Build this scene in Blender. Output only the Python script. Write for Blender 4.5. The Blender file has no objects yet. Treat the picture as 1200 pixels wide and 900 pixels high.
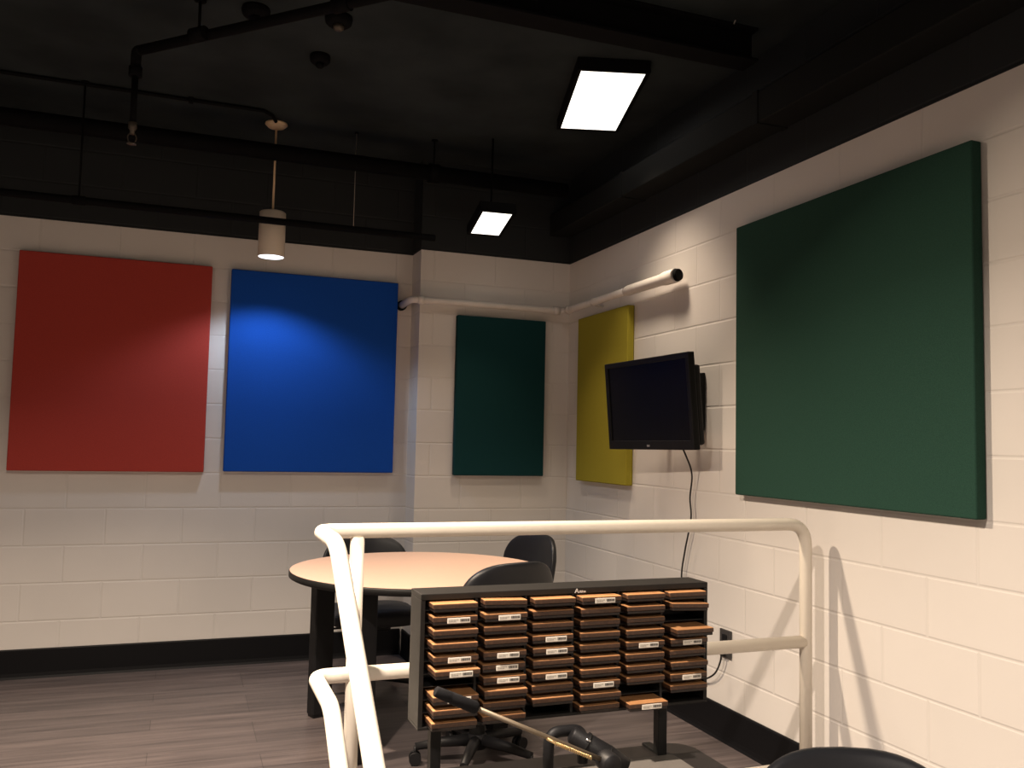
import bpy, bmesh, math, random
from mathutils import Vector, Matrix
random.seed(7)
PI = math.pi
scn = bpy.context.scene
col = scn.collection

# ------------------------------------------------------------------ materials
def mat(name, color, rough=.6, metal=0., spec=.5, noise=0., nscale=40., bump=0., bscale=200., emit=None, estr=0., coat=0.):
    m = bpy.data.materials.new(name); m.use_nodes = True
    nt = m.node_tree; b = nt.nodes['Principled BSDF']
    b.inputs['Base Color'].default_value = (*color, 1)
    b.inputs['Roughness'].default_value = rough
    b.inputs['Metallic'].default_value = metal
    b.inputs['Specular IOR Level'].default_value = spec
    b.inputs['Coat Weight'].default_value = coat
    tc = nt.nodes.new('ShaderNodeTexCoord')
    if noise:
        n = nt.nodes.new('ShaderNodeTexNoise'); n.inputs['Scale'].default_value = nscale; n.inputs['Detail'].default_value = 4
        nt.links.new(tc.outputs['Object'], n.inputs['Vector'])
        r = nt.nodes.new('ShaderNodeMapRange')
        r.inputs['From Min'].default_value = .3; r.inputs['From Max'].default_value = .7
        r.inputs['To Min'].default_value = 1 - noise; r.inputs['To Max'].default_value = 1 + noise
        nt.links.new(n.outputs['Fac'], r.inputs['Value'])
        mx = nt.nodes.new('ShaderNodeVectorMath'); mx.operation = 'SCALE'
        mx.inputs[0].default_value = color
        nt.links.new(r.outputs['Result'], mx.inputs['Scale'])
        nt.links.new(mx.outputs['Vector'], b.inputs['Base Color'])
    if bump:
        n2 = nt.nodes.new('ShaderNodeTexNoise'); n2.inputs['Scale'].default_value = bscale; n2.inputs['Detail'].default_value = 3
        nt.links.new(tc.outputs['Object'], n2.inputs['Vector'])
        bp = nt.nodes.new('ShaderNodeBump'); bp.inputs['Strength'].default_value = bump; bp.inputs['Distance'].default_value = .002
        nt.links.new(n2.outputs['Fac'], bp.inputs['Height']); nt.links.new(bp.outputs['Normal'], b.inputs['Normal'])
    if emit:
        b.inputs['Emission Color'].default_value = (*emit, 1); b.inputs['Emission Strength'].default_value = estr
    return m

def block_mat(name, color, rough):
    """painted concrete block: running bond joints pressed into the paint"""
    m = bpy.data.materials.new(name); m.use_nodes = True
    nt = m.node_tree; N = nt.nodes; L = nt.links; b = N['Principled BSDF']
    b.inputs['Roughness'].default_value = rough
    b.inputs['Specular IOR Level'].default_value = .35
    tc = N.new('ShaderNodeTexCoord'); sp = N.new('ShaderNodeSeparateXYZ'); L.new(tc.outputs['Object'], sp.inputs[0])
    a = N.new('ShaderNodeMath'); a.operation = 'ADD'; L.new(sp.outputs['X'], a.inputs[0]); L.new(sp.outputs['Y'], a.inputs[1])
    a2 = N.new('ShaderNodeMath'); a2.operation = 'ADD'; L.new(a.outputs[0], a2.inputs[0]); a2.inputs[1].default_value = .111 + 40.6
    z2 = N.new('ShaderNodeMath'); z2.operation = 'ADD'; L.new(sp.outputs['Z'], z2.inputs[0]); z2.inputs[1].default_value = .1038 + .4064
    cb = N.new('ShaderNodeCombineXYZ'); L.new(a2.outputs[0], cb.inputs['X']); L.new(z2.outputs[0], cb.inputs['Y'])
    def brick(size, smooth):
        k = N.new('ShaderNodeTexBrick'); k.offset = .5; k.offset_frequency = 2; k.squash = 1
        k.inputs['Scale'].default_value = 1; k.inputs['Brick Width'].default_value = .406; k.inputs['Row Height'].default_value = .2032
        k.inputs['Mortar Size'].default_value = size; k.inputs['Mortar Smooth'].default_value = smooth
        L.new(cb.outputs[0], k.inputs['Vector']); return k
    k = brick(.0075, .8)
    # per-block slight tone
    k.inputs['Color1'].default_value = (1, 1, 1, 1); k.inputs['Color2'].default_value = (.97, .97, .97, 1); k.inputs['Mortar'].default_value = (.97, .97, .97, 1)
    n = N.new('ShaderNodeTexNoise'); n.inputs['Scale'].default_value = 2.2; n.inputs['Detail'].default_value = 5
    L.new(tc.outputs['Object'], n.inputs['Vector'])
    r = N.new('ShaderNodeMapRange'); r.inputs['To Min'].default_value = .93; r.inputs['To Max'].default_value = 1.05; L.new(n.outputs['Fac'], r.inputs['Value'])
    v = N.new('ShaderNodeVectorMath'); v.operation = 'SCALE'; L.new(k.outputs['Color'], v.inputs[0]); L.new(r.outputs[0], v.inputs['Scale'])
    v2 = N.new('ShaderNodeVectorMath'); v2.operation = 'MULTIPLY'; L.new(v.outputs[0], v2.inputs[0]); v2.inputs[1].default_value = color
    L.new(v2.outputs[0], b.inputs['Base Color'])
    inv = N.new('ShaderNodeMath'); inv.operation = 'SUBTRACT'; inv.inputs[0].default_value = 1; L.new(k.outputs['Fac'], inv.inputs[1])
    nf = N.new('ShaderNodeTexNoise'); nf.inputs['Scale'].default_value = 90; nf.inputs['Detail'].default_value = 4; L.new(tc.outputs['Object'], nf.inputs['Vector'])
    ad = N.new('ShaderNodeMath'); ad.operation = 'MULTIPLY_ADD'; L.new(nf.outputs['Fac'], ad.inputs[0]); ad.inputs[1].default_value = .12; L.new(inv.outputs[0], ad.inputs[2])
    bp = N.new('ShaderNodeBump'); bp.inputs['Strength'].default_value = .5; bp.inputs['Distance'].default_value = .003
    L.new(ad.outputs[0], bp.inputs['Height']); L.new(bp.outputs['Normal'], b.inputs['Normal'])
    return m

def plank_mat(name):
    m = bpy.data.materials.new(name); m.use_nodes = True
    nt = m.node_tree; N = nt.nodes; L = nt.links; b = N['Principled BSDF']
    b.inputs['Roughness'].default_value = .36; b.inputs['Specular IOR Level'].default_value = .35
    tc = N.new('ShaderNodeTexCoord')
    k = N.new('ShaderNodeTexBrick'); k.offset = .37; k.offset_frequency = 3
    k.inputs['Scale'].default_value = 1; k.inputs['Brick Width'].default_value = 1.2; k.inputs['Row Height'].default_value = .15
    k.inputs['Mortar Size'].default_value = .0015; k.inputs['Bias'].default_value = 0
    k.inputs['Color1'].default_value = (.85, .85, .85, 1); k.inputs['Color2'].default_value = (1.12, 1.1, 1.08, 1); k.inputs['Mortar'].default_value = (.5, .5, .5, 1)
    mp = N.new('ShaderNodeMapping'); mp.inputs['Location'].default_value = (20, 20, 0); L.new(tc.outputs['Object'], mp.inputs['Vector']); L.new(mp.outputs[0], k.inputs['Vector'])
    ms = N.new('ShaderNodeMapping'); ms.inputs['Scale'].default_value = (1.6, 26, 1); L.new(tc.outputs['Object'], ms.inputs['Vector'])
    n = N.new('ShaderNodeTexNoise'); n.inputs['Scale'].default_value = 1; n.inputs['Detail'].default_value = 6; n.inputs['Roughness'].default_value = .6; L.new(ms.outputs[0], n.inputs['Vector'])
    cr = N.new('ShaderNodeValToRGB'); cr.color_ramp.elements[0].position = .3; cr.color_ramp.elements[0].color = (.056, .047, .048, 1)
    cr.color_ramp.elements[1].position = .72; cr.color_ramp.elements[1].color = (.135, .112, .110, 1)
    L.new(n.outputs['Fac'], cr.inputs['Fac'])
    v = N.new('ShaderNodeVectorMath'); v.operation = 'MULTIPLY'; L.new(cr.outputs['Color'], v.inputs[0]); L.new(k.outputs['Color'], v.inputs[1])
    L.new(v.outputs[0], b.inputs['Base Color'])
    bp = N.new('ShaderNodeBump'); bp.inputs['Strength'].default_value = .15; bp.inputs['Distance'].default_value = .001
    L.new(n.outputs['Fac'], bp.inputs['Height']); L.new(bp.outputs['Normal'], b.inputs['Normal'])
    return m

M = {}
M['wall'] = block_mat('painted_block_white', (.70, .665, .63), .5)
M['wallblack'] = block_mat('painted_block_black', (.014, .017, .019), .7)
M['floor'] = plank_mat('vinyl_plank')
M['ceil'] = mat('black_deck', (.024, .030, .032), .85, spec=.1, noise=.3, nscale=3)
M['pipeblack'] = mat('black_painted_metal', (.004, .004, .0045), .8, spec=.08)
M['duct'] = mat('black_duct', (.010, .011, .011), .8, spec=.1)
M['base'] = mat('black_rubber_base', (.005, .005, .006), .5, spec=.15)
M['red'] = mat('red_fabric', (.42, .056, .043), .95, spec=.1, noise=.10, nscale=220, bump=.4, bscale=500)
M['blue'] = mat('blue_fabric', (.010, .074, .40), .95, spec=.1, noise=.10, nscale=220, bump=.4, bscale=500)
M['green'] = mat('green_fabric', (.022, .060, .044), .95, spec=.1, noise=.12, nscale=220, bump=.4, bscale=500)
M['teal'] = mat('teal_fabric', (.008, .042, .046), .95, spec=.1, noise=.12, nscale=220, bump=.4, bscale=500)
M['yellow'] = mat('yellow_fabric', (.30, .26, .030), .95, spec=.1, noise=.08, nscale=220, bump=.4, bscale=500)
M['rail'] = mat('cream_gloss_paint', (.80, .74, .64), .3, spec=.5, noise=.02, nscale=12)
M['pipewhite'] = mat('white_painted_pipe', (.68, .64, .60), .5, noise=.04, nscale=20)
M['plastic'] = mat('black_plastic', (.008, .008, .009), .5, spec=.25, bump=.15, bscale=400)
M['fabricblack'] = mat('black_upholstery', (.016, .016, .019), .8, noise=.2, nscale=300, bump=.3, bscale=600)
M['vinyl'] = mat('black_vinyl', (.009, .010, .013), .42, spec=.35, bump=.1, bscale=300)
M['metalblack'] = mat('black_metal', (.008, .008, .008), .5, spec=.2)
M['screen'] = mat('screen_glass', (.003, .003, .0035), .3, spec=.15)
M['tvcase'] = mat('tv_case', (.005, .005, .0055), .4, spec=.2)
M['badge'] = mat('grey_badge', (.18, .18, .19), .4)
M['tabletop'] = mat('peach_laminate', (.62, .42, .32), .38, noise=.03, nscale=60)
M['edge'] = mat('black_edge', (.009, .009, .009), .5, spec=.2)
M['rack'] = mat('black_rack', (.012, .011, .010), .5, spec=.25, noise=.1, nscale=80)
M['rackin'] = mat('black_rack_inside', (.008, .008, .008), .6)
M['cart'] = mat('brown_plastic', (.060, .029, .016), .42, noise=.35, nscale=160)
M['cartd'] = mat('dark_brown_plastic', (.016, .010, .008), .45, noise=.4, nscale=170)
M['cover'] = mat('tan_plastic', (.42, .205, .085), .42, noise=.08, nscale=50)
M['label'] = mat('label_paper', (.80, .75, .66), .7)
M['ink'] = mat('label_ink', (.05, .045, .045), .7)
M['inkpale'] = mat('label_ink_grey', (.36, .33, .29), .7)
M['logo'] = mat('logo_white', (.62, .60, .57), .5)
M['lampwhite'] = mat('lamp_white_enamel', (.62, .55, .46), .5)
M['canopy'] = mat('canopy_cream', (.72, .52, .32), .5)
M['glow'] = mat('lamp_lens', (.9, .9, .9), .4, emit=(1, .93, .84), estr=2.2)
M['glowcool'] = mat('lamp_lens_cool', (.9, .9, .9), .4, emit=(.86, .92, 1), estr=3)
M['desk'] = mat('desk_charcoal', (.018, .016, .016), .33, spec=.2, noise=.08, nscale=30)
M['inlay'] = mat('desk_grey_laminate', (.15, .137, .122), .5, spec=.2, noise=.05, nscale=30)
M['brass'] = mat('brushed_brass_grey', (.17, .135, .095), .5, metal=.6)
M['gold'] = mat('gold_spring', (.75, .55, .28), .3, metal=.9)
M['silver'] = mat('silver', (.6, .6, .6), .3, metal=.9)
M['foam'] = mat('black_foam', (.007, .007, .008), .85, spec=.15, noise=.2, nscale=300, bump=.3, bscale=500)
M['outlet'] = mat('grey_outlet', (.045, .042, .042), .45)
M['cord'] = mat('black_cord', (.010, .010, .010), .5)
M['wire'] = mat('pale_wire', (.30, .27, .24), .5, metal=.3)
M['sprink'] = mat('dull_brass', (.085, .070, .055), .5, metal=.4)

# ------------------------------------------------------------------ mesh helpers
def box(bm, x0, x1, y0, y1, z0, z1, bev=0., seg=2, mi=0, mx=None):
    t = bmesh.new()
    vs = [t.verts.new(p) for p in ((x0,y0,z0),(x1,y0,z0),(x1,y1,z0),(x0,y1,z0),(x0,y0,z1),(x1,y0,z1),(x1,y1,z1),(x0,y1,z1))]
    for f in ((0,3,2,1),(4,5,6,7),(0,1,5,4),(1,2,6,5),(2,3,7,6),(3,0,4,7)): t.faces.new([vs[i] for i in f])
    if bev: bmesh.ops.bevel(t, geom=t.edges[:], offset=bev, segments=seg, affect='EDGES', profile=.5)
    merge(bm, t, mi, mx)

def merge(bm, t, mi=0, mx=None):
    mp = {}
    for v in t.verts: mp[v] = bm.verts.new(mx @ v.co if mx else v.co)
    for f in t.faces:
        try:
            g = bm.faces.new([mp[v] for v in f.verts]); g.material_index = mi; g.smooth = f.smooth
        except ValueError: pass
    t.free()

def tube(bm, pts, r, seg=14, caps=True, mi=0):
    """sweep a circle along a polyline; r may be a list"""
    pts = [Vector(p) for p in pts]; n = len(pts)
    rs = r if isinstance(r, (list, tuple)) else [r]*n
    T = []
    for i in range(n):
        a = pts[max(i-1, 0)]; b = pts[min(i+1, n-1)]; T.append((b-a).normalized())
    ref = Vector((0,0,1)) if abs(T[0].z) < .9 else Vector((1,0,0))
    nrm = (ref - T[0]*ref.dot(T[0])).normalized()
    rings = []
    for i in range(n):
        if i: 
            nrm = (nrm - T[i]*nrm.dot(T[i])).normalized()
        bi = T[i].cross(nrm)
        rings.append([bm.verts.new(pts[i] + (nrm*math.cos(2*PI*k/seg) + bi*math.sin(2*PI*k/seg))*rs[i]) for k in range(seg)])
    for i in range(n-1):
        for k in range(seg):
            f = bm.faces.new((rings[i][k], rings[i][(k+1)%seg], rings[i+1][(k+1)%seg], rings[i+1][k])); f.smooth = True; f.material_index = mi
    if caps:
        for rg, rev in ((rings[0], True), (rings[-1], False)):
            f = bm.faces.new(list(reversed(rg)) if rev else rg); f.material_index = mi

def fillet(pts, r, n=8):
    pts = [Vector(p) for p in pts]; out = [pts[0]]
    for i in range(1, len(pts)-1):
        p = pts[i]; a = (pts[i-1]-p); b = (pts[i+1]-p)
        rr = r[i-1] if isinstance(r, (list, tuple)) else r
        la, lb = a.length, b.length; a.normalize(); b.normalize()
        ang = a.angle(b); d = min(rr/math.tan(ang/2), la*.49, lb*.49)
        s = p + a*d; e = p + b*d
        for k in range(n+1):
            t = k/n; out.append(s*(1-t)**2 + p*2*t*(1-t) + e*t*t)
    out.append(pts[-1]); return out

def spline(pts, n=8):
    P = [Vector(p) for p in pts]; out = []
    for i in range(len(P)-1):
        p0 = P[max(i-1,0)]; p1 = P[i]; p2 = P[i+1]; p3 = P[min(i+2,len(P)-1)]
        for k in range(n):
            t = k/n
            out.append(.5*((2*p1)+(p2-p0)*t+(2*p0-5*p1+4*p2-p3)*t*t+(3*p1-p0-3*p2+p3)*t**3))
    out.append(P[-1]); return out

def lathe(bm, prof, seg=32, c=(0,0,0), mi=0, mx=None, sm=True):
    """prof: list of (radius, z)"""
    rings = []
    for r, z in prof:
        row = []
        if r < 1e-6:
            p = Vector((c[0], c[1], c[2]+z)); row = [bm.verts.new(mx @ p if mx else p)]
        else:
            for k in range(seg):
                p = Vector((c[0]+r*math.cos(2*PI*k/seg), c[1]+r*math.sin(2*PI*k/seg), c[2]+z)); row.append(bm.verts.new(mx @ p if mx else p))
        rings.append(row)
    for a, b in zip(rings, rings[1:]):
        for k in range(seg):
            k2 = (k+1) % seg
            if len(a) == 1 and len(b) == 1: continue
            if len(a) == 1: vs = (a[0], b[k2], b[k])
            elif len(b) == 1: vs = (a[k], a[k2], b[0])
            else: vs = (a[k], a[k2], b[k2], b[k])
            f = bm.faces.new(vs); f.smooth = sm; f.material_index = mi

def superell(bm, a, b, c, e1, e2, fn=None, nu=40, nv=20):
    """pole axis = local y (thickness c); a along x, b along z"""
    sg = lambda v, e: math.copysign(abs(v)**e, v)
    rows = []
    for j in range(nv+1):
        ph = -PI/2 + PI*j/nv; row = []
        for i in range(nu):
            th = 2*PI*i/nu
            p = Vector((a*sg(math.cos(ph),e1)*sg(math.cos(th),e2), c*sg(math.sin(ph),e1), b*sg(math.cos(ph),e1)*sg(math.sin(th),e2)))
            if fn: p = fn(p)
            row.append(bm.verts.new(p))
            if j in (0, nv): break
        rows.append(row)
    for A, B in zip(rows, rows[1:]):
        for i in range(nu):
            k = (i+1) % nu
            if len(A) == 1: vs = (A[0], B[k], B[i])
            elif len(B) == 1: vs = (A[i], A[k], B[0])
            else: vs = (A[i], A[k], B[k], B[i])
            f = bm.faces.new(vs); f.smooth = True

def obj(name, bm, m, parent=None, loc=None):
    bmesh.ops.recalc_face_normals(bm, faces=bm.faces[:])
    me = bpy.data.meshes.new(name); bm.to_mesh(me); bm.free()
    for x in (m if isinstance(m, (list, tuple)) else [m]): me.materials.append(x)
    o = bpy.data.objects.new(name, me); col.objects.link(o)
    if parent: o.parent = parent
    if loc: o.location = loc
    return o

def B(): return bmesh.new()
def tag(o, label=None, cat=None, group=None, kind=None):
    if label: o['label'] = label
    if cat: o['category'] = cat
    if group: o['group'] = group
    if kind: o['kind'] = kind
    return o
def thing(name, label, cat, loc=(0,0,0), rz=0., group=None):
    o = bpy.data.objects.new(name, None); col.objects.link(o); o.empty_display_size = .05
    o.location = loc; o.rotation_euler = (0,0,rz); return tag(o, label, cat, group)
def copy_tree(o, parent=None):
    c = o.copy(); col.objects.link(c)
    if parent: c.parent = parent
    for ch in list(o.children): copy_tree(ch, c)
    return c

# ------------------------------------------------------------------ setting
HW = 2.524          # top of the white paint
HC = 3.10           # underside of the black deck
PP = .198           # depth of the boxed-out wall section
XL, YF, ZL = -6.0, -9.0, -.15
YS = -2.80          # edge of the raised floor

bm = B()
def wallquad(bm, p, q, z0, z1, mi):
    vs = [bm.verts.new((*p, z0)), bm.verts.new((*q, z0)), bm.verts.new((*q, z1)), bm.verts.new((*p, z1))]
    f = bm.faces.new(vs); f.material_index = mi
def wall(name, path, zb):
    bm = B()
    for p, q in zip(path, path[1:]):
        wallquad(bm, p, q, zb, HW, 0); wallquad(bm, p, q, HW, HC, 1)
    bmesh.ops.remove_doubles(bm, verts=bm.verts[:], dist=1e-5)
    o = obj(name, bm, [M['wall'], M['wallblack']]); tag(o, kind='structure'); return o
wall('wall_back', [(XL,0),(-1.022,0),(-1.018,-PP),(0,-PP)], 0)
wall('wall_right', [(0,-PP),(0,YF)], ZL)
wall('wall_left', [(XL,0),(XL,YF)], ZL)
wall('wall_front', [(XL,YF),(0,YF)], ZL)

bm = B()
prof = [(0.0, 0.0), (YS, 0.0), (YS, ZL), (YF, ZL)]
for (y0, z0), (y1, z1) in zip(prof, prof[1:]):
    bm.faces.new([bm.verts.new(p) for p in ((XL,y0,z0),(0,y0,z0),(0,y1,z1),(XL,y1,z1))])
bmesh.ops.remove_doubles(bm, verts=bm.verts[:], dist=1e-5)
tag(obj('floor', bm, M['floor']), kind='structure')
bm = B(); box(bm, XL, 0, YF, 0, HC, HC+.1); tag(obj('ceiling', bm, M['ceil']), kind='structure')

def baseboard(name, path, h=.157, t=.012, z=0.):
    bm = B()
    # profile: flat with rounded top and small toe cove
    for (p, q, nrm) in path:
        p = Vector((*p, z)); q = Vector((*q, z)); n = Vector((*nrm, 0))
        pr = [(.0015,0),(t+.008,0),(t+.003,.012),(t,.03),(t,h-.006),(t-.003,h),(.0015,h)]
        A = [bm.verts.new(p + n*a + Vector((0,0,b))) for a, b in pr]; C = [bm.verts.new(q + n*a + Vector((0,0,b))) for a, b in pr]
        for i in range(len(pr)-1): bm.faces.new((A[i], C[i], C[i+1], A[i+1]))
        bm.faces.new(A); bm.faces.new(C)
    tag(obj(name, bm, M['base']), kind='structure')
baseboard('baseboard_back', [((XL+.02,0),(-1.04,0),(0,-1)), ((-1.02,-.02),(-1.02,-PP-.012),(-1,0)), ((-1.03,-PP),(-.02,-PP),(0,-1))])
baseboard('baseboard_right', [((0,-PP-.02),(0,YS),(-1,0))])

# black duct along the right wall, cross pipes (ceiling services)
bm = B(); box(bm, -.155, -.002, YF+.05, -PP-.004, 2.70, 2.835, .006)
for y in (-1.2, -2.42, -3.64, -4.86): box(bm, -.160, -.002, y-.018, y+.018, 2.694, 2.84, .003)
tag(obj('duct', bm, M['duct']), 'long black rectangular duct running high along the right wall', 'duct')

def ibeam(name, x0, x1, y, z0, z1, w, m):
    bm = B(); t = .012
    box(bm, x0, x1, y-w/2, y+w/2, z0, z0+t, .002); box(bm, x0, x1, y-w/2, y+w/2, z1-t, z1, .002)
    box(bm, x0, x1, y-.006, y+.006, z0+t, z1-t)
    return obj(name, bm, m)
tag(ibeam('ceiling_beam', XL+.01, -.165, -2.40, 2.955, HC, .11, M['pipeblack']), 'black steel beam crossing the ceiling in front of the bright square light', 'beam')

def hang_pipe(name, label, x0, x1, y, z, r, xs, cat='pipe'):
    t = thing(name, label, cat, ((x0+x1)/2, y, z)); cx = (x0+x1)/2
    bm = B(); tube(bm, [(x0-cx,0,0),(x1-cx,0,0)], r, 16)
    for x in xs: tube(bm, [(x-cx-.03,0,0),(x-cx+.03,0,0)], r*1.22, 16)
    obj('run', bm, M['pipeblack'], t)
    for x in xs:
        bm = B(); tube(bm, [(x-cx,0,r),(x-cx,0,HC-z)], .005, 8); lathe(bm, [(0,0),(.02,0),(.02,-.006),(0,-.006)], 12, (x-cx,0,HC-z-.0005)); obj('hanger_rod', bm, M['pipeblack'], t)
hang_pipe('sprinkler_main', 'thick black pipe crossing the ceiling in front of the pendant rod', XL+.02, -.2, -.56, 2.90, .045, (-5.0,-3.75,-1.05))
hang_pipe('electrical_conduit', 'thin black pipe crossing low in front of the white pendant cylinder', XL+.02, -1.06, -.66, 2.492, .019, (-5.2,-3.9,-2.9))
t = B(); tube(t, [(XL+.05,-.655,HC-.012),(-2.03,-.655,HC-.012),(-1.98,-.60,HC-.012),(-1.955,-.52,HC-.012)], .010, 10)
for x in (-5,-3.5,-2.4): box(t, x-.012, x+.012, -.675, -.635, HC-.025, HC, .002)
tag(obj('ceiling_conduit', t, M['pipeblack']), 'slim black conduit on the ceiling leading to the pendant canopy', 'conduit')

# sprinkler branch with drop
t = thing('sprinkler_branch', 'black elbowed sprinkler pipe dropping from the ceiling at upper left', 'pipe', (-2.618,-1.509,2.95))
bm = B()
tube(bm, fillet([(1.5,-1.5,0),(.02,-.02,0),(0,0,0),(0,0,-.10)], [.03,.05]), .021, 16)
for p in ((.244,-.273,0),(.74,-.74,0),(1.2,-1.2,0)):
    d = Vector((1,-1,0)).normalized(); q = Vector(p); tube(bm, [q-d*.035, q+d*.035], .028, 16)
tube(bm, [(0,0,-.07),(0,0,-.11)], .027, 16); obj('run', bm, M['pipeblack'], t)
bm = B(); tube(bm, [(0,0,-.10),(0,0,-.33)], .013, 12); obj('drop_nipple', bm, M['pipeblack'], t)
for p in ((.244,-.273),(1.2,-1.2)):
    bm = B(); tube(bm, [(p[0],p[1],.02),(p[0],p[1],HC-2.95)], .006, 8); lathe(bm, [(0,0),(.024,0),(.024,-.012),(0,-.012)], 12, (p[0],p[1],HC-2.95-.001)); obj('hanger_rod', bm, M['pipeblack'], t)
bm = B()
lathe(bm, [(0,-.30),(.017,-.31),(.017,-.335),(.010,-.345),(.010,-.36),(0,-.36)], 16)
for s in (-1,1): tube(bm, spline([(s*.008,0,-.355),(s*.017,0,-.372),(s*.012,0,-.392),(0,0,-.40)]), .0025, 6)
lathe(bm, [(0,-.399),(.019,-.400),(.019,-.403),(0,-.404)], 16)
tag(obj('sprinkler_head', bm, M['sprink'], t), 'dull brass sprinkler head')

# ceiling boxes
for i, (x, y, lab, r, m) in enumerate((( -2.157,-1.786,'black round ceiling box above the sprinkler pipe, near the top edge',.055,'pipeblack'),
        (-1.827,-1.848,'round ceiling detector with a lighter domed centre, right of the sprinkler pipe',.055,'sprink'),
        (-1.845,-1.44,'dim round black ceiling box between the detector and the pendant canopy',.045,'pipeblack'))):
    t = thing('ceiling_detector' if i == 1 else 'junction_box', lab, 'detector' if i == 1 else 'box', (x,y,HC))
    bm = B(); lathe(bm, [(0,0),(r,0),(r*1.05,-.012),(r*.98,-.03),(r*.8,-.038),(0,-.038)], 28); obj('housing', bm, M['pipeblack'], t)
    bm = B(); lathe(bm, [(0,-.0385),(r*.42,-.0385),(r*.40,-.052),(r*.25,-.060),(0,-.062)], 20); obj('dome', bm, M[m], t)
# hanging wires
for x, y, z1, lab in ((-1.50,-.50,2.53,'thin pale wire hanging straight down right of the pendant'), (-.149,-2.222,HC-.02,None)):
    if lab:
        t = thing('hanging_wire', lab, 'wire', (x,y,HC)); bm = B(); tube(bm, [(0,0,0),(0,0,z1-HC)], .0022, 6); obj('wire', bm, M['wire'], t)
        bm = B(); lathe(bm, [(0,0),(.012,0),(.012,-.008),(0,-.008)], 12); obj('ceiling_hook', bm, M['pipeblack'], t)
t = B(); tube(t, [(-.30,-2.48,HC-.006),(-.17,-2.20,HC-.006)], .003, 6)
tag(obj('loose_wire', t, M['wire']), 'short pale wire stapled to the ceiling near the right beam end', 'wire')

# ------------------------------------------------------------------ acoustic panels
def panel(name, label, x0, x1, z0, z1, m, wall, off=0.):
    th = .044; bm = B(); w = x1-x0; h = z1-z0
    box(bm, -w/2, w/2, -th-.002, -.002, 0, h, .006, 3)
    for f in bm.faces: f.smooth = False
    o = obj(name, bm, m)
    if wall == 'back': o.location = ((x0+x1)/2, off, z0)
    else: o.location = (0, (x0+x1)/2, z0); o.rotation_euler = (0,0,-PI/2)
    tag(o, label, 'acoustic panel', 'fabric acoustic panels on the walls')
panel('acoustic_panel', 'red fabric acoustic panel on the back wall, far left', -3.248, -2.240, 1.122, 2.332, M['red'], 'back')
panel('acoustic_panel', 'blue fabric acoustic panel on the back wall behind the pendant lamp', -2.132, -1.122, 1.127, 2.328, M['blue'], 'back')
panel('acoustic_panel', 'small dark teal acoustic panel on the boxed-out wall section', -.783, -.184, 1.122, 2.124, M['teal'], 'back', -PP)
panel('acoustic_panel', 'mustard yellow acoustic panel on the right wall behind the television', -1.100, -.438, 1.106, 2.123, M['yellow'], 'right')
panel('acoustic_panel', 'large dark green acoustic panel on the right wall, nearest the camera', -3.398, -2.128, 1.122, 2.330, M['green'], 'right')

# ------------------------------------------------------------------ white wall pipe
t = thing('wall_pipe', 'white painted pipe running around the corner above the small panels', 'pipe', (-.06,-PP-.06,2.197))
P0 = Vector((-.06,-PP-.06,2.197))
bm = B(); pts = fillet([(-1.092,-.0,2.19),(-1.088,-PP-.06,2.197),(-.06,-PP-.06,2.197),(-.06,-1.12,2.197)], [.05,.05])
tube(bm, [Vector(p)-P0 for p in pts], .022, 16)
for c, d in (((-.12,-PP-.06,2.197),(1,0,0)),((-.06,-PP-.13,2.197),(0,1,0)),((-1.03,-PP-.06,2.197),(1,0,0))):
    c = Vector(c)-P0; d = Vector(d); tube(bm, [c-d*.02, c+d*.02], .0275, 16)
obj('run', bm, M['pipewhite'], t)
bm = B(); tube(bm, [Vector(p)-P0 for p in ((-.06,-1.10,2.197),(-.06,-1.13,2.197),(-.06,-1.50,2.196),(-.06,-1.53,2.196),(-.06,-1.64,2.195))], [.024,.029,.030,.036,.036], 18)
tag(obj('insulated_end', bm, M['pipewhite'], t), 'thicker end of the pipe')
bm = B(); tube(bm, [Vector(p)-P0 for p in ((-.058,-1.638,2.196),(-.052,-1.656,2.197))], [.033,.029], 18)
tag(obj('end_cap', bm, M['pipeblack'], t), 'dark open end')
bm = B(); tube(bm, [Vector(p)-P0 for p in ((-1.092,-.002,2.19),(-1.091,-.03,2.19))], .032, 16)
tag(obj('wall_sleeve', bm, M['pipeblack'], t), 'dark wall sleeve')
for y in (-.7,):
    bm = B(); box(bm, .0, .06-.002, y-.012-P0.y, y+.012-P0.y, -.03, -.022, .001); lathe(bm, [(.024,-.012),(.027,-.012),(.027,.012),(.024,.012)], 18, mx=Matrix.Translation((0,y-P0.y,0)) @ Matrix.Rotation(PI/2,4,'X')); obj('bracket', bm, M['pipewhite'], t)

# ------------------------------------------------------------------ television on wall mount
TVX, TVY, TVZ = -.202, -1.594, 1.539
t = thing('television', 'black flat television tilted down on the right wall', 'television', (TVX,TVY,TVZ))
W, H = .75, .4575
yaw, tilt = -1.495, .082
w = Vector((math.cos(yaw), math.sin(yaw), 0)); n = Vector((math.sin(yaw), -math.cos(yaw), 0)); h = Vector((0,0,1))
h2 = (h*math.cos(tilt) + n*math.sin(tilt)); w2 = (w*math.cos(.009) + h2*math.sin(.009)).normalized(); h3 = (h2 - w2*h2.dot(w2)).normalized(); n2 = w2.cross(h3)
RT = Matrix((w2, -n2, h3)).transposed().to_4x4()      # local x = right, y = into the wall, z = up
t.matrix_world = Matrix.Translation((TVX,TVY,TVZ)) @ RT
bm = B(); bz = .028
box(bm, -W/2, W/2, 0, .035, -H/2, -H/2+.045, .004); box(bm, -W/2, W/2, 0, .035, H/2-bz, H/2, .004)
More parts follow.
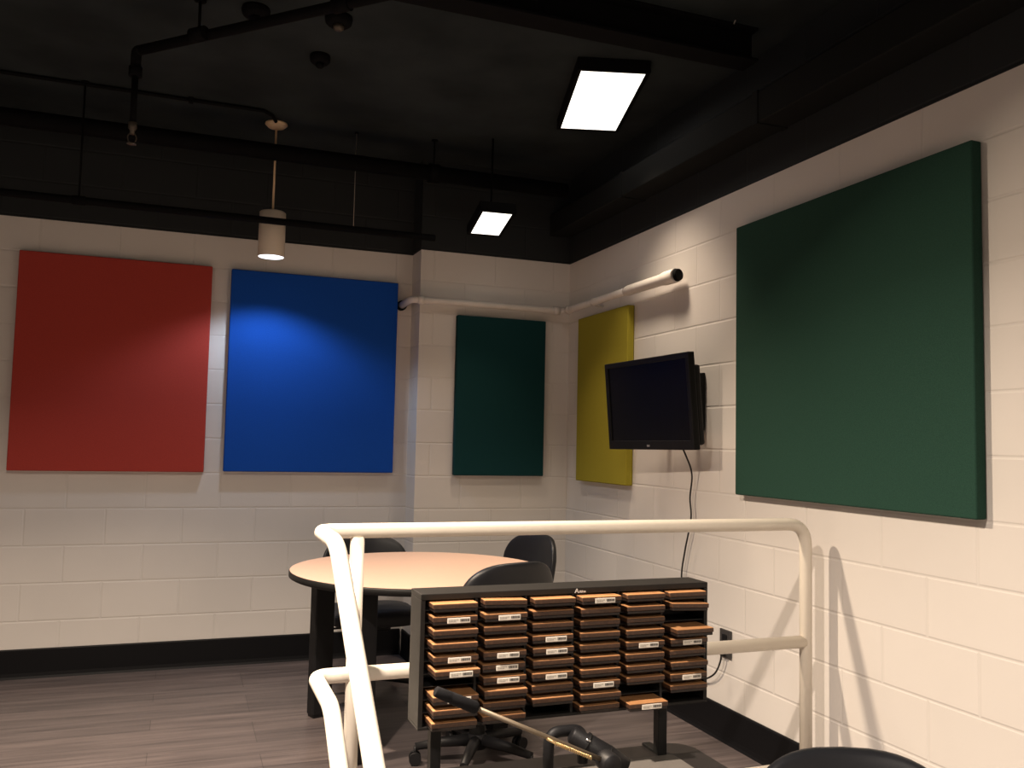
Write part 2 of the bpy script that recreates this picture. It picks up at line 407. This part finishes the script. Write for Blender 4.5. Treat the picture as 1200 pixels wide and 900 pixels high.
box(bm, -W/2, -W/2+bz, 0, .035, -H/2+.04, H/2-bz+.004, .004); box(bm, W/2-bz, W/2, 0, .035, -H/2+.04, H/2-bz+.004, .004)
box(bm, -W/2+.01, W/2-.01, .012, .037, -H/2+.01, H/2-.01); obj('bezel', bm, M['tvcase'], t)
bm = B(); box(bm, -W/2+bz-.002, W/2-bz+.002, .008, .0125, -H/2+.043, H/2-bz+.002); obj('screen', bm, M['screen'], t)
bm = B(); box(bm, -W/2+.03, W/2-.012, .036, .075, -H/2+.02, H/2-.06, .012); box(bm, -.25, .25, .07, .10, -H/2+.05, H/2-.12, .012); obj('back_housing', bm, M['tvcase'], t)
bm = B(); box(bm, -.012, .012, -.0012, .002, -H/2+.014, -H/2+.024, .001); tag(obj('badge', bm, M['badge'], t), 'small grey badge')
# cord belongs to the set (built in world space, then parented)
bm = B()
cp = [(-.12,-1.76,1.37),(-.09,-1.78,1.30),(-.04,-1.765,1.20),(-.03,-1.735,1.08),(-.03,-1.745,.98),(-.028,-1.69,.82),(-.028,-1.66,.68),(-.028,-1.68,.45),(-.03,-1.75,.27),(-.03,-1.85,.245),(-.03,-1.95,.29),(-.03,-2.0,.36),(-.03,-2.005,.41)]
tube(bm, spline(cp, 10), .0042, 8)
inv = t.matrix_world.inverted()
for v in bm.verts: v.co = inv @ v.co
obj('power_cord', bm, M['cord'], t)
tm = thing('tv_wall_mount', 'black bracket fixing the television to the right wall', 'wall mount', (-.0,-1.62,1.55))
bm = B(); box(bm, -.022, -.002, -.20, .16, -.14, .14, .004); obj('wall_plate', bm, M['metalblack'], tm)
for s in (-.2, .2):
    bm = B(); tube(bm, [(-.02,s*.55,.06),(-.085,s*.6,0)], .012, 10); tube(bm, [(-.02,s*.55,-.06),(-.085,s*.6,0)], .012, 10); obj('arm', bm, M['metalblack'], tm)

# outlet
t = thing('wall_outlet', 'dark grey electrical outlet on the right wall behind the railing', 'outlet', (0,-2.007,.44))
bm = B(); box(bm, -.012, -.002, -.042, .042, -.062, .062, .003); obj('cover_plate', bm, M['outlet'], t)
for s in (-1,1):
    bm = B(); box(bm, -.0155, -.011, -.018, .018, s*.026-.015, s*.026+.015, .004); obj('socket', bm, M['plastic'], t)
bm = B(); box(bm, -.045, -.016, -.014, .018, -.043, -.008, .004); obj('plug', bm, M['plastic'], t)

# ------------------------------------------------------------------ lamps
def area(name, parent, loc, sx, sy, power, color, spread, rot=(0,0,0), shape='RECTANGLE'):
    l = bpy.data.lights.new(name, 'AREA'); l.shape = shape; l.size = sx; l.size_y = sy; l.energy = power; l.color = color; l.spread = math.radians(spread)
    o = bpy.data.objects.new(name, l); col.objects.link(o); o.parent = parent; o.location = loc; o.rotation_euler = rot
    return o
WARM = (1, .80, .60)
def panel_light(name, label, loc, sx, sy, power, spread, rz=0., core=.1, tint=WARM):
    t = thing(name, label, 'light', loc, rz)
    bm = B(); box(bm, -sx/2-.02, sx/2+.02, -sy/2-.02, sy/2+.02, .012, .06, .004)
    for a in ((-sx/2-.02,-sx/2,-sy/2-.02,sy/2+.02),(sx/2,sx/2+.02,-sy/2-.02,sy/2+.02),(-sx/2,sx/2,-sy/2-.02,-sy/2),(-sx/2,sx/2,sy/2,sy/2+.02)): box(bm, *a, 0, .02, .002)
    obj('housing', bm, M['pipeblack'], t)
    bm = B(); box(bm, -sx/2, sx/2, -sy/2, sy/2, .004, .0119); obj('diffuser', bm, M['glow'], t)
    area('lamp', t, (0,0,-.004), core, core, power, tint, spread)
    return t
LZ = HC-.06
panel_light('ceiling_light', 'large glaring square ceiling light in front of the right wall', (-.475,-1.58,LZ), .30, .74, 9, 80, -.29, .2)
panel_light('ceiling_light', 'ceiling light over the left side of the raised floor, out of view', (-2.92,-2.06,LZ-.04), .14, .14, 165, 138, 0, .10)
t4 = [o for o in col.objects if o.get('label','').startswith('ceiling light over the left')][0]
t4.rotation_euler = Vector((.03,-.42,-.90)).to_track_quat('-Z','Y').to_euler()
panel_light('ceiling_light', 'ceiling light between the sloping rail and the desk side, out of view', (-2.75,-3.97,LZ), .24, .24, 140, 138, 0, .10, (1, .83, .68))
panel_light('ceiling_light', 'ceiling light far behind the desk, out of view', (-2.75,-7.0,LZ), .24, .24, 150, 138, 0, .10, (1, .86, .74))
t = panel_light('hanging_floodlight', 'small bright lamp hanging before the boxed-out wall corner', (-.742,-.72,2.593), .17, .32, 3, 90)
t.rotation_euler = (-.16,0,-.1)
bm = B(); tube(bm, [(0,0,.055),(0,-.0,.08),(0,-.082,HC-2.60)], .006, 8); obj('stem', bm, M['pipeblack'], t)

# pendant cylinder
PX, PY, PZ = -1.945, -.455, 2.338
t = thing('pendant_lamp', 'white cylinder pendant lamp hanging in front of the blue panel', 'pendant lamp', (PX,PY,PZ))
bm = B(); lathe(bm, [(.0,.254),(.066,.254),(.072,.248),(.073,.0),(.070,-.002),(.068,.0),(.066,.06),(.060,.20),(.0,.20)], 40); obj('cylinder_shade', bm, M['lampwhite'], t)
bm = B(); lathe(bm, [(0,-.0015),(.0672,-.0015),(.0672,.003),(0,.003)], 36); obj('lens', bm, M['glowcool'], t)
bm = B(); tube(bm, [(0,0,.254),(0,0,HC-PZ-.02)], .006, 10); obj('rod', bm, M['canopy'], t)
bm = B(); lathe(bm, [(0,HC-PZ),(.060,HC-PZ),(.062,HC-PZ-.008),(.045,HC-PZ-.024),(.012,HC-PZ-.034),(0,HC-PZ-.034)], 32); obj('canopy', bm, M['canopy'], t)
sl = bpy.data.lights.new('spot', 'SPOT'); sl.energy = 38; sl.color = (.66, .80, 1.0); sl.spot_size = math.radians(132); sl.spot_blend = .45; sl.shadow_soft_size = .05
so = bpy.data.objects.new('spot', sl); col.objects.link(so); so.parent = t; so.location = (0,0,-.006)

# ------------------------------------------------------------------ round table
TX, TY = -1.30, -1.45
t = thing('round_table', 'round table with peach laminate top and black edge', 'table', (TX,TY,0))
R = .595
bm = B(); lathe(bm, [(0,.738),(R-.006,.738),(R-.004,.740),(R-.004,.7405),(0,.7405)], 96, sm=False); obj('laminate_top', bm, M['tabletop'], t)
bm = B(); lathe(bm, [(0,.708),(R-.012,.708),(R,.714),(R,.734),(R-.005,.7395),(0,.7375)], 96); tag(obj('edge_band', bm, M['edge'], t), 'black rounded edge')
for x, y in ((-1.69,-1.10),(-.93,-1.52),(-1.622,-1.765),(-1.05,-1.00)):
    bm = B(); a = math.atan2(y-TY, x-TX)
    mx = Matrix.Translation((x-TX,y-TY,0)) @ Matrix.Rotation(.35,4,'Z')
    box(bm, -.05, .05, -.032, .032, .012, .709, .006, 2, 0, mx); box(bm, -.045, .045, -.028, .028, 0, .014, .003, 2, 0, mx); obj('leg', bm, M['plastic'], t)
bm = B(); box(bm, -.30, .30, -.02, .02, .67, .709, .003, 2, 0, Matrix.Rotation(-.4,4,'Z')); box(bm, -.30, .30, -.02, .02, .67, .709, .003, 2, 0, Matrix.Rotation(1.1,4,'Z')); obj('apron', bm, M['metalblack'], t)

# ------------------------------------------------------------------ task chairs (forward = +y)
def make_chair(label):
    t = thing('office_chair', label, 'chair', (0,0,0), 0, 'black office chairs')
    bm = B()
    def sf(p):
        q = Vector((p.x, p.z, p.y)); q.z += -.05*max(0, q.y-.12)**1.3 - .10*q.x*q.x*0; return q
    superell(bm, .235, .225, .042, .45, .5, sf); 
    for v in bm.verts: v.co.z += .425; 
    obj('seat', bm, M['fabricblack'], t)
    bm = B()
    def bf(p): 
        q = p.copy(); q.y += 1.0*q.x*q.x; q.y += -.18*q.z; q.x *= 1 - .25*max(0, q.z/.17-.2)*.6; return q
    superell(bm, .24, .165, .026, .5, .62, bf, 48, 20)
    for v in bm.verts: v.co += Vector((0,-.235,.665))
    obj('backrest', bm, M['vinyl'], t)
    bm = B(); pts = fillet([(0,-.02,.355),(0,-.28,.355),(0,-.30,.52),(0,-.262,.66)], .06)
    pts = [Vector(p) for p in pts]
    for s in (-.012,.012): tube(bm, [p+Vector((s,0,0)) for p in pts], .013, 10)
    obj('back_support', bm, M['metalblack'], t)
    bm = B(); box(bm, -.09, .09, -.10, .10, .345, .392, .012); tube(bm, [(.08,.02,.365),(.22,.03,.36)], .006, 8); box(bm, .21,.25,.02,.04,.353,.367,.004); obj('seat_mechanism', bm, M['plastic'], t)
    bm = B(); lathe(bm, [(0,.07),(.034,.07),(.032,.20),(.026,.205),(.026,.22),(.017,.222),(.017,.35),(0,.35)], 20); obj('gas_column', bm, M['metalblack'], t)
    bm = B(); lathe(bm, [(0,.06),(.04,.06),(.042,.11),(.034,.118),(0,.118)], 20)
    ang = [PI/2*.87 + k*2*PI/5 for k in range(5)]
    for a in ang:
        d = Vector((math.cos(a), math.sin(a), 0)); tube(bm, [d*.02+Vector((0,0,.092)), d*.14+Vector((0,0,.086)), d*.255+Vector((0,0,.070))], [.026,.021,.015], 10)
    star = obj('star_base', bm, M['plastic'], t)
    for a in ang:
        bm = B(); d = Vector((math.cos(a), math.sin(a), 0)); c = d*.255; tg = Vector((-d.y, d.x, 0))
        for s in (-1, 1): tube(bm, [c+tg*s*.008+Vector((0,0,.0255)), c+tg*s*.024+Vector((0,0,.0255))], .025, 18)
        tube(bm, [c-tg*.009+Vector((0,0,.0255)), c+tg*.009+Vector((0,0,.0255))], .012, 10); tube(bm, [c+Vector((0,0,.03)), c+Vector((0,0,.072))], .007, 8)
        obj('caster', bm, M['plastic'], star)
    return t
ch = make_chair('black office chair behind the round table, facing the camera against the back wall')
def place(o, x, y, d, z=0., sc=1.): o.location = (x,y,z); o.rotation_euler = (0,0,math.atan2(-d[0], d[1])); o.scale = (1,1,sc)
place(ch, -1.385, -.775, (0,-1), 0, .96)
c2 = copy_tree(ch); c2['label'] = 'black office chair right of the round table, by the wall corner'
place(c2, -.735, -.985, (-.975,-.22), 0, 1.0)
c3 = copy_tree(ch); c3['label'] = 'black office chair on the near side of the round table, partly behind the rack'
place(c3, -1.16, -1.91, (-.3,.95), 0, 1.03)
c4 = copy_tree(ch); c4['label'] = 'black office chair at bottom right, only its rounded back top showing'
place(c4, -1.05, -4.09, (-.35,-.94), ZL, .985)

# ------------------------------------------------------------------ railing
t = thing('railing', 'cream painted pipe railing guarding the raised floor, its left end sloping down toward the camera', 'railing', (-1.0,-2.68,0))
O = Vector((-1.0,-2.68,0)); r = .0235; RX = -1.952
def rt(name, pts, fr, rad=r, extra=None):
    bm = B(); tube(bm, [Vector(p)-O for p in fillet(pts, fr, 10)], rad, 20)
    if extra: extra(bm)
    return obj(name, bm, M['rail'], t)
rt('top_rail', [(-.11,-2.68,.0),(-.11,-2.68,1.043),(RX,-2.68,1.043),(RX,-3.0,1.043),(RX,-4.15,.21),(RX,-4.15,ZL)], [.085,.05,.22,.10])
rt('middle_rail', [(-.12,-2.68,.60),(RX,-2.68,.60),(RX,-3.0,.60),(RX,-3.98,-.107)], [.05,.16])
rt('post', [(-1.835,-2.68,0),(-1.835,-2.68,1.025)], .01, .0225)
rt('bottom_rail', [(-.12,-2.68,.135),(-1.83,-2.68,.135)], .01)
for x, y, z in ((-.11,-2.68,0),(-1.835,-2.68,0),(RX,-4.15,ZL)):
    bm = B(); lathe(bm, [(0,0),(.05,0),(.05,.008),(.03,.012),(.025,.03),(0,.03)], 24, Vector((x,y,z))-O); obj('floor_flange', bm, M['rail'], t)

# ------------------------------------------------------------------ desk
DX0, DX1, DY0, DY1, DZ = -1.885, -1.20, -4.45, -3.572, .62
t = thing('desk', 'dark desk with a light grey inlaid top under the tape rack', 'desk', ((DX0+DX1)/2,(DY0+DY1)/2,ZL))
O = Vector(((DX0+DX1)/2,(DY0+DY1)/2,ZL))
def rrect(x0, x1, y0, y1, r, n=6):
    out = []
    for cx, cy, a0 in ((x1-r,y1-r,0),(x0+r,y1-r,PI/2),(x0+r,y0+r,PI),(x1-r,y0+r,3*PI/2)):
        for k in range(n+1): out.append((cx+r*math.cos(a0+k*PI/2/n), cy+r*math.sin(a0+k*PI/2/n)))
    return out
def slab(bm, outline, z0, z1, bev=.003):
    tmp = bmesh.new(); lo = [tmp.verts.new((x,y,z0)) for x, y in outline]; hi = [tmp.verts.new((x,y,z1)) for x, y in outline]
    tmp.faces.new(list(reversed(lo))); top = tmp.faces.new(hi)
    for i in range(len(lo)): tmp.faces.new((lo[i], lo[(i+1)%len(lo)], hi[(i+1)%len(lo)], hi[i]))
    if bev: bmesh.ops.bevel(tmp, geom=[e for e in top.edges], offset=bev, segments=2, affect='EDGES')
    merge(bm, tmp)
bm = B(); slab(bm, [(x-O.x,y-O.y) for x, y in rrect(DX0,DX1,DY0,DY1,.05)], DZ-.035-ZL, DZ-ZL, .004); obj('desktop', bm, M['desk'], t)
bm = B(); slab(bm, [(x-O.x,y-O.y) for x, y in rrect(DX0+.075,DX1-.075,DY0+.075,DY1-.075,.012)], DZ-.002-ZL, DZ+.0015-ZL, .0005); tag(obj('desktop_inlay', bm, M['inlay'], t), 'light grey laminate panel')
for x in (DX0+.06, DX1-.10):
    for y in (DY0+.08, DY1-.10):
        bm = B(); box(bm, x-O.x, x-O.x+.04, y-O.y-.02, y-O.y+.02, 0, DZ-.035-ZL, .003); obj('leg', bm, M['metalblack'], t)
bm = B(); box(bm, DX0+.09-O.x, DX1-.09-O.x, DY1-.115-O.y, DY1-.10-O.y, .35, DZ-.035-ZL, .002); obj('modesty_panel', bm, M['desk'], t)

# ------------------------------------------------------------------ cartridge rack
RX0, RY0, RZ1, RH, RD, RW, RYAW = -1.885, -3.656, 1.010, .278, .082, .70, .009
t = thing('tape_rack', 'black six-column tape cartridge rack standing on short legs', 'rack', (RX0,RY0,DZ), RYAW)
zb, zt = RZ1-RH-DZ, RZ1-DZ; tk = .010
for nm, a in (('top_panel',(0,RW,0,RD,zt-.013,zt)), ('bottom_panel',(0,RW,0,RD,zb,zb+.007))):
    bm = B(); box(bm, *a, .0015); obj(nm, bm, M['rack'], t)
for x in (0, RW-tk):
    bm = B(); box(bm, x, x+tk, .0005, RD-.0005, zb+.007, zt-.013, .001); obj('side_panel', bm, M['rack'], t)
bm = B(); box(bm, tk, RW-tk, RD-.006, RD-.001, zb+.007, zt-.013); obj('back_panel', bm, M['rackin'], t)
pit = (RW-2*tk)/6
for i in range(1,6):
    bm = B(); x = tk+i*pit; box(bm, x-.003, x+.003, .003, RD-.006, zb+.007, zt-.013, .0006); obj('divider', bm, M['rackin'], t)
CP, CH = .0262, .0160
z9 = zb+.0088
for k in range(1,10):
    bm = B(); z = z9 + (9-k+1)*CP - .0018; box(bm, tk, RW-tk, .006, RD-.006, z, z+.0014); obj('shelf', bm, M['rackin'], t)
for x in (.042, .585):
    bm = B(); box(bm, x-.0115, x+.0115, .006, .030, .0, zb, .002); obj('leg', bm, M['metalblack'], t)
    bm = B(); box(bm, x-.0110, x+.0110, .0302, RD, .0, .006, .001); obj('foot', bm, M['metalblack'], t)
# maker's mark: slanted white script
bm = B()
def stroke(bm, pts, w, y, ox, oz):
    for p, q in zip(pts, pts[1:]):
        p = Vector((p[0]+ox,0,p[1]+oz)); q = Vector((q[0]+ox,0,q[1]+oz)); d = (q-p).normalized(); nn = Vector((-d.z,0,d.x))*w/2
        box_pts = [p-nn, q-nn, q+nn, p+nn]
        a = [bm.verts.new((v.x,y,v.z)) for v in box_pts]; b = [bm.verts.new((v.x,y+.0006,v.z)) for v in box_pts]
        bm.faces.new(a); bm.faces.new(b)
        for i in range(4): bm.faces.new((a[i],a[(i+1)%4],b[(i+1)%4],b[i]))
ox, oz = .353, zt-.0115
stroke(bm, [(0,0),(.0045,.0095),(.0085,.0)], .0019, -.0006, ox, oz); stroke(bm, [(.002,.0032),(.0075,.0036)], .0013, -.0006, ox, oz)
stroke(bm, [(.0105,.0),(.0115,.0042),(.0140,.0046),(.0138,.0005)], .0013, -.0006, ox, oz)
stroke(bm, [(.0160,.0),(.0166,.0046),(.0186,.0046),(.0186,.0002)], .0013, -.0006, ox, oz); stroke(bm, [(.0206,.0045),(.0222,.0005),(.0246,.0040),(.0262,.0005)], .0013, -.0006, ox, oz)
tag(obj('maker_mark', bm, M['logo'], t), 'small white script mark on the front edge')

# ------------------------------------------------------------------ tape cartridges
CW, CD = .0975, .092
def make_cart():
    e = thing('tape_cartridge', None, 'tape cartridge', (0,0,0), RYAW)
    bm = B(); box(bm, -CW/2+.0015, CW/2-.0015, .0016, CD, 0, CH*.42, .0016)
    # pressure-pad openings on the front face
    obj('shell', bm, M['cartd'], e)
    bm = B(); box(bm, -CW/2, CW/2, 0, CD, CH*.42, CH, .0014)
    obj('cover', bm, M['cart'], e)
    bm = B(); box(bm, -CW/2+.0005, CW/2-.0005, .0008, CD-.001, CH-.0006, CH+.0010, .0006)
    obj('top_plate', bm, M['cover'], e)
    return e
def make_label(parent):
    lw, lh = .050, .0112; x0 = -.018; z0 = .0028
    bm = B(); box(bm, x0, x0+lw, -.0007, .0004, z0, z0+lh, .0008); l = tag(obj('label', bm, M['label'], parent), 'white barcode label')
    bm = B(); x = x0+lw*.56; random.seed(3)
    while x < x0+lw*.93:
        wd = random.choice((.0006,.0010,.0016)); box(bm, x, x+wd, -.0010, -.0006, z0+.0034, z0+lh*.78); x += wd + random.choice((.0005,.0009))
    obj('barcode', bm, M['ink'], l)
    bm = B()
    for zz, a, b in ((.0072,.06,.46),(.0044,.06,.36)):
        x = x0+lw*a
        while x < x0+lw*b: box(bm, x, x+.0016, -.0010, -.0006, z0+zz-.0008, z0+zz+.0009); x += .0027
    obj('print', bm, M['inkpale'], l)
    return l
proto = make_cart(); plab = make_label(proto)
ORD = ['top','second','third','fourth','fifth','sixth','seventh','eighth','ninth','bottom']
COLN = ['leftmost column','second column from left','third column from left','fourth column from left','fifth column from left','rightmost column']
missing = {(0,6),(2,9),(4,8),(5,2),(5,9)}
labelled = {(0,1),(0,4),(0,5),(0,7),(1,1),(1,4),(1,5),(1,6),(2,3),(2,4),(2,6),(3,0),(3,7),(4,4),(4,9),(5,4),(5,7)}
prot = {(0,0):.030,(0,2):.036,(0,3):.040,(0,4):.038,(0,5):.050,(0,1):.030,(1,1):.028,(2,1):.022,(2,2):.022,(3,0):.030,(5,3):.050,(4,9):.044,(5,1):.034,(0,7):.046,(0,8):.048,(0,9):.044,(1,7):.034,(1,8):.026}
roll = {(1,0):.03,(5,1):.040}
random.seed(11); first = True
def rloc(x, y, z):
    c, s = math.cos(RYAW), math.sin(RYAW); return Vector((RX0+x*c-y*s, RY0+x*s+y*c, DZ+z))
for c in range(6):
    for k in range(10):
        if (c,k) in missing: continue
        e = copy_tree(proto)
        if '_nolabel' in e: del e['_nolabel']
        lab = (c,k) in labelled
        p = prot.get((c,k), .026 + random.uniform(-.003,.004)); dx = random.uniform(-.0018,.0018)
        if (c,k) == (5,3): dx = .002
        e.location = rloc(tk+(c+.5)*pit+dx, -p, z9+(9-k)*CP + (.0018 if (c,k) in roll else 0))
        e.rotation_euler = (0, roll.get((c,k),0), RYAW + random.uniform(-.012,.012))
        what = 'white-labelled brown tape cartridge' if lab else 'plain brown tape cartridge'
        ex = ', pulled out further' if (c,k) in ((5,3),(4,9),(0,5)) else (', lying tilted' if (c,k) in roll else '')
        e['label'] = f'{what}{ex}, {ORD[k]} slot, {COLN[c]}'; e['group'] = 'tape cartridges in the rack'; e['category'] = 'tape cartridge'
        if not lab: e['_nolabel'] = 1
for q in list(plab.children): bpy.data.objects.remove(q)
for q in list(proto.children): bpy.data.objects.remove(q)
bpy.data.objects.remove(proto)
for e in [o for o in col.objects if o.name.startswith('tape_cartridge')]:
    if '_nolabel' in e:
        del e['_nolabel']
        for l in [q for q in e.children if q.name.startswith('label')]:
            for q in list(l.children): bpy.data.objects.remove(q)
            bpy.data.objects.remove(l)

# ------------------------------------------------------------------ microphone boom and microphone on the desk
t = thing('microphone_boom', 'metal microphone boom arm with black counterweight in front of the tape rack', 'boom arm', (-1.50,-3.90,DZ))
O = Vector((-1.50,-3.90,DZ))
a = Vector((-1.920,-3.90,.881)); b = Vector((-1.575,-3.90,.722)); d = (b-a).normalized()
L = lambda s: a + d*s - O
bm = B(); tube(bm, [L(0),L(.002),L(.030),L(.032),L(.034),L(.084),L(.088)], [.0075,.0095,.0105,.0100,.0108,.0115,.0095], 18); tag(obj('counterweight', bm, M['foam'], t), 'black counterweight')
bm = B(); tube(bm, [L(.085),L(.39)], .0046, 12); obj('boom_rod', bm, M['brass'], t)
bm = B(); up = Vector((0,-.006,.0)); 
pts = [L(.255+i*.0008)+Vector((0,-.006,-.004))+ Vector((0,math.cos(i*1.1)*.0035,math.sin(i*1.1)*.0035)) for i in range(110)]
tube(bm, pts, .0011, 6); tube(bm, [L(.24)+Vector((0,-.006,-.002)), L(.285)+Vector((0,-.006,-.005))], .003, 8); tag(obj('tension_spring', bm, M['gold'], t), 'gold spring')
bm = B(); e = L(.385); lathe(bm, [(0,-.02),(.018,-.02),(.020,-.016),(.020,.016),(.018,.02),(0,.02)], 20, mx=Matrix.Translation(e) @ Matrix.Rotation(PI/2,4,'X')); obj('clutch', bm, M['plastic'], t)
bm = B(); tube(bm, [e+Vector((0,0,-.012)), Vector((e.x,e.y,.016))], .0075, 14); obj('upright', bm, M['metalblack'], t)
bm = B(); lathe(bm, [(0,.002),(.055,.002),(.058,.006),(.054,.016),(.012,.021),(0,.021)], 32, (e.x,e.y,0)); obj('base', bm, M['metalblack'], t)

t = thing('microphone', 'black studio microphone with silver rings lying beside the boom arm', 'microphone', (-1.52,-3.80,DZ))
O = Vector((-1.52,-3.80,DZ))
a = Vector((-1.600,-3.79,.742)); b = Vector((-1.485,-3.83,.672)); d = (b-a).normalized()
L = lambda s: a + d*s - O
bm = B(); tube(bm, [L(0),L(.004),L(.03),L(.034),L(.09),L(.13)], [.013,.017,.018,.021,.022,.019], 20); obj('body', bm, M['plastic'], t)
for s in (.036, .085):
    bm = B(); nn = d.cross(Vector((0,1,0))).normalized(); cc = L(s); tube(bm, [cc - d*.002, cc + d*.002], .0224, 20)
    obj('ring', bm, M['metalblack'], t)
    bm = B(); q = cc + Vector((-.004,-.019,.0115)); tube(bm, [q-d*.005, q+d*.005], .0024, 8); tag(obj('switch', bm, M['silver'], t), 'small silver switch')
bm = B(); pts = fillet([(-1.640,-3.77,DZ+.002),(-1.640,-3.77,.742),(-1.563,-3.77,.742),(-1.563,-3.77,.675)], [.026,.026])
pts = [Vector(p)-O for p in pts]; tube(bm, pts, .0115, 16); obj('yoke', bm, M['plastic'], t)
bm = B(); lathe(bm, [(0,0),(.034,0),(.036,.006),(.030,.014),(.012,.018),(0,.018)], 24, Vector((-1.640,-3.77,DZ+.002))-O); obj('stand_base', bm, M['plastic'], t)
bm = B(); tube(bm, [Vector(p)-O for p in ((-1.563,-3.77,.690),(-1.563,-3.795,.712))], .006, 10); obj('pivot', bm, M['metalblack'], t)

# ------------------------------------------------------------------ camera
cd = bpy.data.cameras.new('camera'); cam = bpy.data.objects.new('camera', cd); col.objects.link(cam)
cd.sensor_width = 36; cd.lens = 1022.926/1200*36; cd.clip_start = .05
rv = Vector((.93538835,-.35295551,.02170336)); uv = Vector((-.04421785,-.05585021,.99745954)); fv = Vector((.3508467,.93397171,.06784857))
mw = Matrix((rv, uv, -fv)).transposed().to_4x4(); mw.translation = (-2.3653065,-5.443823,1.32786051); cam.matrix_world = mw
scn.camera = cam

# ------------------------------------------------------------------ world and view
wd = bpy.data.worlds.new('world'); scn.world = wd; wd.use_nodes = True
wd.node_tree.nodes['Background'].inputs['Color'].default_value = (.5,.5,.5,1); wd.node_tree.nodes['Background'].inputs['Strength'].default_value = .02
vs = scn.view_settings; vs.view_transform = 'Standard'; vs.look = 'None'; vs.exposure = 0.; vs.gamma = 1.; vs.use_curve_mapping = False
